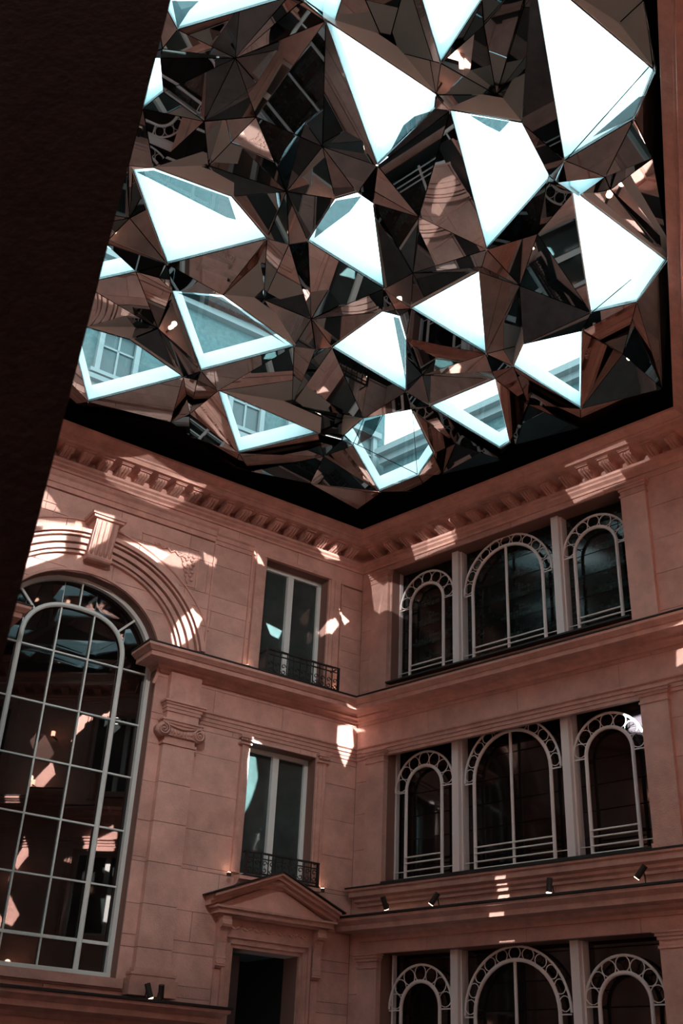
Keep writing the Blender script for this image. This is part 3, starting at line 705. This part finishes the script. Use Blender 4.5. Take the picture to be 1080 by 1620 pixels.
# ================================================================== MIRROR CEILING
ZC = 11.12
def xy(px, py, z=ZC): p = at_z(px, py, z); return (p.x, p.y)
V = []   # (x, y, height, kind, pixel)
def addv(px, py, dz):
    x, y = xy(px, py); V.append([x, y, dz, (px, py)]); return len(V) - 1
nodes = [(405, 185, -.05), (472, 6, 0), (257, 77, .05), (457, 387, -.1), (592, 303, .05), (690, 152, -.05), (499, 553, -.1), (252, 440, 0), (312, 602, -.05), (876, 285, -.05),
         (762, 422, .0), (625, 490, .05), (778, 588, -.05), (652, 645, 0), (540, 696, -.05), (922, 523, 0), (1038, 112, 0), (1057, 410, 0), (203, 262, 0), (106, 600, 0), (225, 150, 0), (127, 445, 0)]
node_ids = [addv(x, y, d - .12) for x, y, d in nodes]
apex = [(372, 92, .55), (510, 232, .6), (453, 303, .5), (323, 192, .5), (330, 262, .45), (417, 474, .6), (492, 505, .5), (653, 432, .6), (662, 343, .45), (612, 78, .5), (785, 150, .6),
        (822, 452, .45), (826, 545, .3), (668, 593, .5), (550, 665, .5), (462, 640, .5), (250, 520, .5), (205, 345, .5), (300, 655, .3), (512, 722, .35), (720, 702, .35), (835, 640, .4),
        (985, 560, .5), (965, 300, .5), (975, 40, .4), (765, 40, .3), (645, 210, .3), (850, 370, .5)]
APEX = .55
for x, y, d in apex: addv(x, y, d * APEX)
glass = [  # corners in order
    [(515, 33), (690, 150), (688, 172), (597, 262)],
    [(712, 175), (825, 195), (868, 278), (865, 288), (770, 395)],
    [(650, -60), (798, -60), (762, 0), (697, 100)],
    [(842, -50), (1034, 112), (1003, 188), (893, 254)],
    [(905, 300), (1053, 412), (1007, 478), (935, 495)],
    [(881, 289), (957, 280), (915, 311)],
    [(210, 268), (243, 266), (365, 311), (422, 378), (265, 418)],
    [(487, 382), (530, 315), (565, 305), (590, 322), (607, 457)],
    [(650, 488), (757, 430), (768, 560)],
    [(525, 550), (605, 493), (632, 500), (642, 535), (642, 620)],
    [(272, 460), (352, 467), (465, 548), (318, 587)],
    [(112, 528), (135, 518), (205, 538), (290, 597), (140, 636)],
    [(345, 618), (503, 686), (378, 717)],
    [(543, 690), (575, 662), (650, 648), (685, 718), (662, 752), (600, 778), (558, 705)],
    [(680, 643), (783, 600), (806, 700), (790, 710)],
    [(812, 580), (828, 545), (920, 524), (918, 647)],
    [(120, 360), (166, 385), (215, 430), (130, 449)],
    [(216, 92), (253, 92), (258, 146), (226, 172)],
    [(240, -30), (281, 47), (455, -4), (430, -60)],
    [(480, 3), (528, 37), (556, -50), (500, -40)],
]
outline_px = [(60, 640), (102, 642), (130, 652), (270, 668), (300, 690), (372, 740), (395, 746), (490, 765), (565, 806), (600, 781), (675, 777), (700, 751), (795, 728), (815, 704), (918, 677),
              (1048, 615), (1060, 408), (1032, 250), (1040, 112), (1018, 0)]
gl_idx = []; edges = []
for g in glass:
    base = [Vector((*xy(*p), ZC)) for p in g]
    cxy = sum((b for b in base), Vector()) / len(base)
    tilt = (random.uniform(-.06, .06), random.uniform(-.06, .06)); ids = []
    for p in g:
        x, y = xy(*p); ids.append(len(V)); V.append([x, y, None, p, (cxy, tilt)])
    for i in range(len(ids)): edges.append((ids[i], ids[(i + 1) % len(ids)]))
    gl_idx.append(ids)
# outline: pixels in view, then parallel to the walls out of view
out_ids = [addv(x, y, 0) for x, y in outline_px]
def addw(p, dz):
    V.append([p.x, p.y, dz, None]); return len(V) - 1
first = Vector((V[out_ids[0]][0], V[out_ids[0]][1], 0)); last = Vector((V[out_ids[-1]][0], V[out_ids[-1]][1], 0))
off_last = (last - WC.K).dot(WC.n); off_first = (first - WA.K).dot(WA.n)
inner = offset_poly(ROOM, 1.0, True)
tail = [inner[3], inner[4], inner[0]]
uC = [(last - WC.K).dot(WC.d) + d for d in (1.9, 3.8, 5.7)]
tail = [WC.P(u, off_last, 0) for u in uC if u < LC - 1.5] + [inner[3] + Vector((-.1, .1, 0))] + [inner[3].lerp(inner[4], t) for t in (.25, .5, .75)] + [inner[4]] + [inner[4].lerp(inner[0], t) for t in (.25, .5, .75)] + [inner[0]]
uF = (first - WA.K).dot(WA.d); 
out_ids += [addw(p, 0) for p in tail]
for i in range(len(out_ids)): edges.append((out_ids[i], out_ids[(i + 1) % len(out_ids)]))
outline = [(V[i][0], V[i][1]) for i in out_ids]
def inside(pt, poly):
    c = False; n = len(poly); x, y = pt
    for i in range(n):
        x1, y1 = poly[i]; x2, y2 = poly[(i + 1) % n]
        if (y1 > y) != (y2 > y) and x < (x2 - x1) * (y - y1) / (y2 - y1) + x1: c = not c
    return c
def to_px(P):
    d = P - CAM; w = d.dot(_F)
    if w <= .1: return (-9999, 9999)
    return (540 + FPX * d.dot(_X) / w, 810 - FPX * d.dot(_U) / w)
# out-of-view lattice
rnd = random.Random(11); extra_glass = []
lat = []
S = 1.75
for i in range(-12, 14):
    for j in range(-6, 16):
        x = i * S + (j % 2) * S / 2; y = j * S * .866
        pxx, pyy = to_px(Vector((x, y, ZC)))
        if max(-40, 270 - .26 * pyy - 130) < pxx < 1120 and -110 < pyy < 900: continue
        if not inside((x, y), outline): continue
        dmin = min(((x - a) ** 2 + (y - b) ** 2) for a, b in outline)
        if dmin < .5: continue
        if any((x - v[0]) ** 2 + (y - v[1]) ** 2 < .6 for v in V): continue
        V.append([x + rnd.uniform(-.2, .2), y + rnd.uniform(-.2, .2), -.12 + rnd.uniform(-.05, .05), None]); lat.append((i, j, len(V) - 1))
L = {(i, j): k for i, j, k in lat}
for (i, j), k in L.items():
    o2 = i + (j % 2)
    a = L.get((i + 1, j)); b = L.get((o2, j + 1)); c = L.get((o2, j - 1))
    if a and b:     # glass "up" triangle
        P = [V[k], V[a], V[b]]; cx = sum(p[0] for p in P) / 3; cy = sum(p[1] for p in P) / 3; ids = []
        for p in P:
            ids.append(len(V)); V.append([cx + (p[0] - cx) * .88, cy + (p[1] - cy) * .88, None, None, (Vector((cx, cy, ZC)), (rnd.uniform(-.05, .05), rnd.uniform(-.05, .05)))])
        for q in range(3): edges.append((ids[q], ids[(q + 1) % 3]))
        gl_idx.append(ids)
    if a and c:
        P = [V[k], V[a], V[c]]; V.append([sum(p[0] for p in P) / 3, sum(p[1] for p in P) / 3, .55 * APEX, None])
room_in = offset_poly(ROOM, -.1, True); rid = []
for p in room_in:
    V.append([p.x, p.y, -.13, None]); rid.append(len(V) - 1)
for i in range(5): edges.append((rid[i], rid[(i + 1) % 5]))
res = delaunay_2d_cdt([Vector((v[0], v[1])) for v in V], edges, [], 0, 1e-6)
rv, re_, rf, ov = res[0], res[1], res[2], res[3]
pos = []
for i, p in enumerate(rv):
    src = ov[i][0] if ov[i] else None
    v = V[src] if src is not None else [p.x, p.y, 0, None]
    if v[2] is None:
        c, t = v[4]
        if v[3]:
            d = ray(*v[3]); n = Vector((-t[0], -t[1], 1)); P0 = c + Vector((0, 0, -.10)); s = (P0 - CAM).dot(n) / d.dot(n); pos.append(CAM + d * s)
        else: pos.append(Vector((v[0], v[1], ZC - .10 + (v[0] - c.x) * t[0] + (v[1] - c.y) * t[1])))
    else:
        pos.append(at_z(v[3][0], v[3][1], ZC + v[2]) if v[3] else Vector((v[0], v[1], ZC + v[2])))
glass_poly = [[(V[i][0], V[i][1]) for i in ids] for ids in gl_idx]
inv = {}
for i in range(len(rv)):
    for s in ov[i]: inv[s] = i
bm_s = B(); bm_b = B(); facets = []
def upv(p, h=.05): return Vector((p.x, p.y, p.z + h))
for f in rf:
    c = (sum(rv[i].x for i in f) / len(f), sum(rv[i].y for i in f) / len(f))
    ps = [pos[i] for i in f]
    if any(inside(c, g) for g in glass_poly): continue
    a2 = abs((rv[f[1]] - rv[f[0]]).cross(rv[f[2]] - rv[f[0]])) if True else 0
    if not inside(c, outline):
        if a2 > 1e-5: bm_s.faces.new([bm_s.verts.new(p) for p in ps])
        continue
    if a2 < 1e-5: continue
    facets.append(ps); bm_s.faces.new([bm_s.verts.new(upv(p)) for p in ps])
from collections import Counter
ec = Counter(); key = lambda p: (round(p.x, 4), round(p.y, 4), round(p.z, 4)); em = {}
for ps in facets:
    for i in range(3):
        a, b = ps[i], ps[(i + 1) % 3]; k_ = tuple(sorted((key(a), key(b)))); ec[k_] += 1; em[k_] = (a, b)
for k_, n_ in ec.items():
    if n_ == 1:
        a, b = em[k_]; bm_s.faces.new([bm_s.verts.new(p) for p in (a, b, upv(b), upv(a))])
ceiling = link('ceiling', bm_s, BLACK, None, None, kind='structure')
facets.sort(key=lambda ps: ((ps[0] + ps[1] + ps[2]) / 3 - CAM).length)
def slab(ps, inset, th):
    c = sum(ps, Vector()) / len(ps); n = (ps[1] - ps[0]).cross(ps[2] - ps[0]).normalized()
    if n.z < 0: n = -n
    q = []; m = len(ps)
    for i in range(m):
        e1 = (ps[i] - ps[i - 1]).normalized(); e2 = (ps[(i + 1) % m] - ps[i]).normalized()
        sx = n.cross(e1); sy = n.cross(e2)
        if sx.dot(c - ps[i]) < 0 and sy.dot(c - ps[i]) < 0: sx, sy = -sx, -sy
        h = sx + sy
        if h.length < .1: h = (c - ps[i])
        h.normalize(); k = inset / max(.25, abs(h.dot(sx)))
        k = min(k, (c - ps[i]).length * .5); q.append(ps[i] + h * k)
    bm = B(); a = [bm.verts.new(p - c) for p in q]; b = [bm.verts.new(p - c + n * th) for p in q]
    bm.faces.new(a); bm.faces.new(b[::-1])
    for i in range(m): bm.faces.new((a[i], b[i], b[(i + 1) % m], a[(i + 1) % m]))
    return bm, Matrix.Translation(c)
for ps in facets:
    bm, m = slab(ps, .006, .012); link('mirror_facet', bm, MIRROR, ceiling, m)
seams = {3: [(1030 - 7, 108, 893, 254)], 4: [(1000, 440, 935, 495)]}
for gi, ids in enumerate(gl_idx):
    ps = [pos[inv[i]] for i in ids]
    bm, m = slab(ps, .008, .008); pane = link('skylight_pane', bm, PANE, ceiling, m)
    # curb: white reveal standing on the opening
    bm = B(); c = sum(ps, Vector()) / len(ps); k = len(ps); H = .30
    lo = [bm.verts.new(p - c + Vector((0, 0, .012))) for p in ps]; hi = [bm.verts.new(p - c + Vector((0, 0, .012 + H))) for p in ps]
    cc = Vector((0, 0, 0)); lo2 = [bm.verts.new((p - c) * 1.04 + Vector((0, 0, .012))) for p in ps]; hi2 = [bm.verts.new((p - c) * 1.04 + Vector((0, 0, .012 + H))) for p in ps]
    for i in range(k):
        j = (i + 1) % k
        bm.faces.new((lo[i], lo[j], hi[j], hi[i])); bm.faces.new((lo2[i], hi2[i], hi2[j], lo2[j])); bm.faces.new((hi[i], hi[j], hi2[j], hi2[i])); bm.faces.new((lo[i], lo2[i], lo2[j], lo[j]))
    link('skylight_curb', bm, CURB, pane, Matrix.Translation(c))
    # dark glazing bars
def bar(gi, p, q):
    ids = gl_idx[gi]; ps = [pos[inv[i]] for i in ids]; n = (ps[1] - ps[0]).cross(ps[2] - ps[0]).normalized()
    a, b = [CAM + ray(*t) * ((ps[0] - CAM).dot(n) / ray(*t).dot(n)) for t in (p, q)]
    bm = B(); tube(bm, [a, b], .006, 4); link('glazing_bar', bm, BLACK, ceiling)
bar(3, (1026, 106), (894, 254)); bar(4, (998, 442), (936, 494)); bar(13, (575, 663), (558, 704)); bar(13, (558, 700), (660, 750)); bar(13, (652, 650), (660, 750)); bar(13, (606, 656), (590, 686))

# grey reflections in the skylight corners, put in as tinted half-silvered panes
REFLECTION_TINT = PANE.copy(); REFLECTION_TINT.name = 'reflection_tint'; REFLECTION_TINT.node_tree.nodes['Transparent BSDF'].inputs[0].default_value = (.125, .175, .185, 1)
REFLECTION_TINT.node_tree.nodes['Map Range'].inputs['To Min'].default_value = .35
def tinted(gi, poly):
    ids = gl_idx[gi]; ps = [pos[inv[i]] for i in ids]; n = (ps[1] - ps[0]).cross(ps[2] - ps[0]).normalized()
    q = [CAM + ray(*t) * ((ps[0] - CAM).dot(n) / ray(*t).dot(n)) - Vector((0, 0, .012)) for t in poly]
    c = sum(q, Vector()) / len(q); bm = B(); bm.faces.new([bm.verts.new(p - c) for p in q])
    link('reflection_pane', bm, REFLECTION_TINT, ceiling, Matrix.Translation(c))
for gi, poly in ((6, [(216, 271), (243, 268), (362, 311), (374, 347), (358, 343)]), (1, [(742, 181), (806, 191), (790, 208), (768, 197)]), (7, [(502, 350), (531, 316), (572, 309), (553, 334), (497, 376)]),
                 (10, [(280, 462), (352, 469), (455, 545), (400, 512)]), (3, [(936, 216), (1010, 152), (1020, 150), (1002, 185)]), (13, [(577, 665), (603, 657), (588, 690), (564, 704)]),
                 (9, [(622, 500), (631, 502), (641, 536), (641, 600)]), (0, [(638, 197), (655, 183), (686, 173), (618, 236)]), (18, [(281, 44), (300, 15), (316, 0), (272, 0)])):
    tinted(gi, poly)

# ================================================================== ATTIC storeys above the glass
def attic(name, w, u0, u1, z1, brick_from, rows, setback=1.6):
    root = link(name, (lambda bm: (box(bm, min(w.s * u0, w.s * u1), max(w.s * u0, w.s * u1), -setback - .4, -setback, 11.3, z1), bm)[1])(B()), ATTIC_BRICK, None, w.m(0),
                label='pale attic storey of the %s rising above the glass roof' % ('left wall' if w is WA else 'back wall'), category='building')
    M = w.m(0, -setback, 0); x0, x1 = sorted((w.s * u0, w.s * u1))
    for a, b, y in ((11.3, 11.6, .1), (13.0, 13.1, .1), (13.1, 13.25, .22), (13.25, 13.35, .32), (z1 - .3, z1 - .15, .15), (z1 - .15, z1, .3)):
        bm = B(); box(bm, x0, x1, 0, y, a, b); link('string_course', bm, ATTIC_TRIM, root, M)
    n = int((u1 - u0) / 1.4)
    for i in range(n):
      for zr in rows:
        u = u0 + (i + .5) * (u1 - u0) / n
        bm = B(); box(bm, -.42, -.32, 0, .12, zr, zr + 1.1); box(bm, .32, .42, 0, .12, zr, zr + 1.1); box(bm, -.5, .5, 0, .18, zr + 1.06, zr + 1.2); box(bm, -.5, .5, 0, .15, zr - .08, zr)
        wr = link('window_surround', bm, ATTIC_TRIM, root, w.m(u, -setback, 0))
        bm = B(); box(bm, -.32, .32, 0, .03, zr, zr + 1.06); link('window_glass', bm, ATTIC_GLASS, wr, w.m(u, -setback, 0))
        bm = B(); box(bm, -.02, .02, .03, .06, zr, zr + 1.06); box(bm, -.32, .32, .03, .06, zr + .6, zr + .64); link('window_bar', bm, ATTIC_TRIM, wr, w.m(u, -setback, 0))
attic('attic_storey', WA, -1.55, 12.5, 16.3, 13.4, (11.7, 13.6))
attic('attic_storey', WB, -1.0, 8.5, 14.2, 13.4, (11.7,))

# ================================================================== FOREGROUND PILLAR
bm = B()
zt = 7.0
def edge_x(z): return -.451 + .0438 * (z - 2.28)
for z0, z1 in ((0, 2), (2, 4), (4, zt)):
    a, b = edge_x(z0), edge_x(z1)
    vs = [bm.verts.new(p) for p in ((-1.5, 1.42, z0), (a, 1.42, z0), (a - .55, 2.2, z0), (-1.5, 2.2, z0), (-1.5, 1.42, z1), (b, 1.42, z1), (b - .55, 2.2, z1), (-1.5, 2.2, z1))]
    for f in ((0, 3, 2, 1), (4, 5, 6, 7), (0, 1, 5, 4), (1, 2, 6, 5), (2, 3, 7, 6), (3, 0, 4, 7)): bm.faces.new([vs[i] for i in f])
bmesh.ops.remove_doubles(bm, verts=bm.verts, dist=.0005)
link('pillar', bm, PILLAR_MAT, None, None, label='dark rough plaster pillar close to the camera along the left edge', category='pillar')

# ================================================================== LIGHT BEAMS: added shuttered spots standing in for sun glints off the faceted roof
def beam(src, w, poly, off, E, blur=.0006, col=(1, .93, .87)):
    S_ = at_z(src[0], src[1], 10.9) if len(src) == 2 else Vector(src)
    T = poly if w is None else [w.P(u, off, z) for u, z in (w.px(x, y, off) for x, y in poly)]
    c = sum(T, Vector()) / len(T); d = c - S_; dist = d.length
    q = d.to_track_quat('-Z', 'Y'); qi = q.inverted(); L2 = []
    for t in T:
        v = qi @ (t - S_); L2.append((v.x / -v.z, v.y / -v.z))
    ar = sum(L2[k - 1][0] * L2[k][1] - L2[k][0] * L2[k - 1][1] for k in range(len(L2)))
    if ar < 0: L2 = L2[::-1]
    R = max(sqrt(x * x + y * y) for x, y in L2) + blur * 2
    Lt = bpy.data.lights.new('added_spot', 'SPOT'); Lt.energy = E * 4 * pi * dist * dist * (pi / pi); Lt.color = col
    Lt.spot_size = 2 * math.atan(R) * 1.1; Lt.spot_blend = 0; Lt.shadow_soft_size = .012
    Lt.use_nodes = True; t = Lt.node_tree; em = t.nodes['Emission']; g = t.nodes.new('ShaderNodeTexCoord')
    sp = t.nodes.new('ShaderNodeSeparateXYZ'); t.links.new(g.outputs['Normal'], sp.inputs[0])
    def mth(op, a, b=None):
        n = t.nodes.new('ShaderNodeMath'); n.operation = op
        for k, v in ((0, a), (1, b)):
            if v is None: continue
            if isinstance(v, (int, float)): n.inputs[k].default_value = v
            else: t.links.new(v, n.inputs[k])
        return n.outputs[0]
    az = mth('ABSOLUTE', sp.outputs['Z']); X = mth('DIVIDE', sp.outputs['X'], az); Y = mth('DIVIDE', sp.outputs['Y'], az)
    acc = None; n = len(L2)
    for k in range(n):
        (x0, y0), (x1, y1) = L2[k], L2[(k + 1) % n]; l = sqrt((x1 - x0) ** 2 + (y1 - y0) ** 2)
        nx, ny = -(y1 - y0) / l, (x1 - x0) / l     # inward normal
        e = mth('ADD', mth('MULTIPLY', X, nx), mth('MULTIPLY', Y, ny)); e = mth('SUBTRACT', e, nx * x0 + ny * y0)
        m = t.nodes.new('ShaderNodeMapRange'); m.interpolation_type = 'SMOOTHSTEP'
        m.inputs['From Min'].default_value = -blur; m.inputs['From Max'].default_value = blur; t.links.new(e, m.inputs['Value'])
        acc = m.outputs[0] if acc is None else mth('MULTIPLY', acc, m.outputs[0])
    t.links.new(acc, em.inputs['Strength'])
    ob = bpy.data.objects.new('added_spot', Lt); COL.objects.link(ob); ob.location = S_; ob.rotation_euler = q.to_euler()
S1, S2, S3, S4, S5 = (850, 150), (770, 290), (620, 170), (320, 340), (720, 500)
SOFT, MID, HARD = .0045, .0018, .0006
for b_ in [
    (S1, WA, [(58, 820), (128, 828), (118, 850), (60, 850)], .05, 9, SOFT), (S1, WA, [(40, 850), (98, 846), (102, 876), (40, 897)], .05, 12, MID),
    (S1, WA, [(135, 810), (192, 826), (194, 842), (172, 852), (168, 880), (138, 872)], .3, 8, MID),
    (S2, WA, [(188, 833), (245, 862), (280, 868), (250, 888), (215, 870), (185, 852)], .05, 10, MID), (S2, WA, [(245, 868), (300, 872), (320, 880), (292, 896), (255, 888)], .05, 6, SOFT),
    (S1, WA, [(322, 872), (344, 884), (340, 898), (325, 890)], .02, 5, MID), (S1, WA, [(279, 985), (310, 965), (321, 976), (300, 1015), (276, 1028), (272, 1000)], .04, 12, MID),
    (S3, WA, [(402, 868), (410, 880), (418, 895), (408, 892)], .05, 10, HARD), (S3, WA, [(500, 866), (530, 872), (538, 886), (515, 881)], .1, 9, HARD),
    (S3, WA, [(506, 985), (530, 980), (536, 990), (525, 1004), (510, 998)], .03, 14, MID), (S2, WA, [(535, 964), (553, 981), (545, 987)], .03, 12, HARD),
    (S2, WA, [(535, 1146), (557, 1143), (560, 1178), (546, 1210), (533, 1182)], .04, 14, MID), (S3, WB, [(540, 1112), (566, 1120), (596, 1108), (580, 1124), (548, 1130)], .38, 10, MID),
    (S4, WB, [(584, 912), (607, 927), (600, 972), (592, 966)], .06, 1.9, HARD), (S4, WB, [(607, 927), (633, 905), (634, 955), (598, 972)], .06, 1.9, HARD),
    (S4, WB, [(664, 836), (705, 812), (706, 830), (660, 850)], .5, 2.2, HARD), (S4, WB, [(652, 866), (716, 842), (718, 858), (655, 884)], .05, 2.4, HARD),
    (S4, WB, [(890, 735), (985, 695), (1000, 712), (895, 755)], .5, 1.2, HARD), (S4, WB, [(898, 778), (985, 745), (988, 758), (905, 794)], .05, 2, HARD),
    (S1, WA, [(158, 738), (215, 738), (312, 788), (262, 804), (205, 776), (172, 762)], .1, 1.7, HARD), (S1, WA, [(268, 748), (330, 766), (318, 772), (290, 760)], .5, 2.0, HARD),
    (S1, WA, [(66, 758), (82, 785), (106, 812), (62, 800)], .02, 5, MID),
    ((-3.5, 4.5, 8.6), WB, [(992, 1138), (1018, 1130), (1022, 1162), (994, 1156)], -.33, 260, MID, (.9, 1, 1)), (S4, WB, [(790, 1401), (806, 1399), (802, 1422), (784, 1426)], .03, 9, HARD),  # first one: added low spot imitating the skylight's reflection in the pane
    (S4, WB, [(788, 1479), (812, 1477), (812, 1485), (788, 1487)], .03, 8, HARD), (S3, WB, [(1050, 992), (1079, 976), (1079, 1000), (1050, 1016)], .42, 6, MID),
    (S1, WA, [(389, 1190), (404, 1196), (408, 1230), (396, 1268), (384, 1290), (381, 1230)], -.29, 40, MID, (.75, 1, .97)), (S1, WA, [(421, 985), (446, 998), (440, 1010), (428, 1004)], -.29, 45, HARD, (.8, 1, .97)),
    (S1, WA, [(640, 1105), (640, 1105), (640, 1105)], 0, 0)][:-1]:
    beam(*b_)

# added fill spot, spread softly to brighten the left wall
beam((-1.0, 6.0, 10.9), WA, [(40, 730), (560, 880), (520, 1400), (290, 1560), (140, 1560), (20, 1100)], 0, .62, .05, (1, .86, .8))
# added spots on the opposite walls, placed to glint in the arched window
def mirrored(px, py):
    u, z = WA.px(px, py, -.3); P = WA.P(u, -.3, z); d = (P - CAM).normalized(); d = d - 2 * d.dot(WA.n) * WA.n
    best = None
    for w in (WB, WC, WD, WE):
        k = d.dot(w.n)
        if k >= -1e-4: continue
        t = (w.K + w.n * .03 - P).dot(w.n) / k
        if t > 0 and (best is None or t < best[0]): best = (t, P + d * t, w)
    return best[1], best[2]
for poly, E in (([(100, 1165), (170, 1108), (172, 1128), (120, 1172)], 60), ([(15, 1290), (85, 1215), (90, 1235), (40, 1290)], 40), ([(148, 1320), (186, 1302), (182, 1362), (146, 1345)], 45),
                ([(132, 1400), (168, 1405), (160, 1445), (134, 1440)], 40), ([(36, 1355), (58, 1318), (60, 1342), (42, 1365)], 45), ([(2, 1470), (12, 1420), (32, 1460), (20, 1478)], 45),
                ([(115, 1360), (134, 1345), (132, 1360)], 30), ([(120, 1005), (180, 1020), (175, 1040), (140, 1035)], 90), ([(40, 985), (70, 965), (75, 985), (50, 1000)], 70)):
    T = [mirrored(*p)[0] for p in poly]
    c = sum(T, Vector()) / len(T)
    beam((c.x * .25 + -3 * .75, c.y * .25 + 8 * .75, 10.85), None, T, 0, E * 1.7, .001, (1, .82, .76))

# added spots scattered at random over the walls the mirrors reflect
rg = random.Random(5)
for k in range(22):
    w = (WC, WD, WE, WC, WD)[k % 5]; u = rg.uniform(1, w.L - 1); z = rg.choice((rg.uniform(4, 9.5), rg.uniform(1, 9.5))); r = rg.uniform(.15, .4)
    a0 = rg.uniform(0, 6); T = [w.P(u + r * cos(a0 + q * 2 * pi / 4 + rg.uniform(-.4, .4)) * .8, .03, z + r * sin(a0 + q * 2 * pi / 4) * 1.3) for q in range(4)]
    T = [w.P(u + r * .8 * cos(a0 + q), .03, z + r * 1.3 * sin(a0 + q)) for q in (0, 1.4, 3.0, 4.5)]
    c = sum(T, Vector()) / 4; beam((c.x * .3 - 3 * .7, c.y * .3 + 8 * .7, 10.85), None, T, 0, rg.uniform(8, 22), .0015, (1, .88, .82))
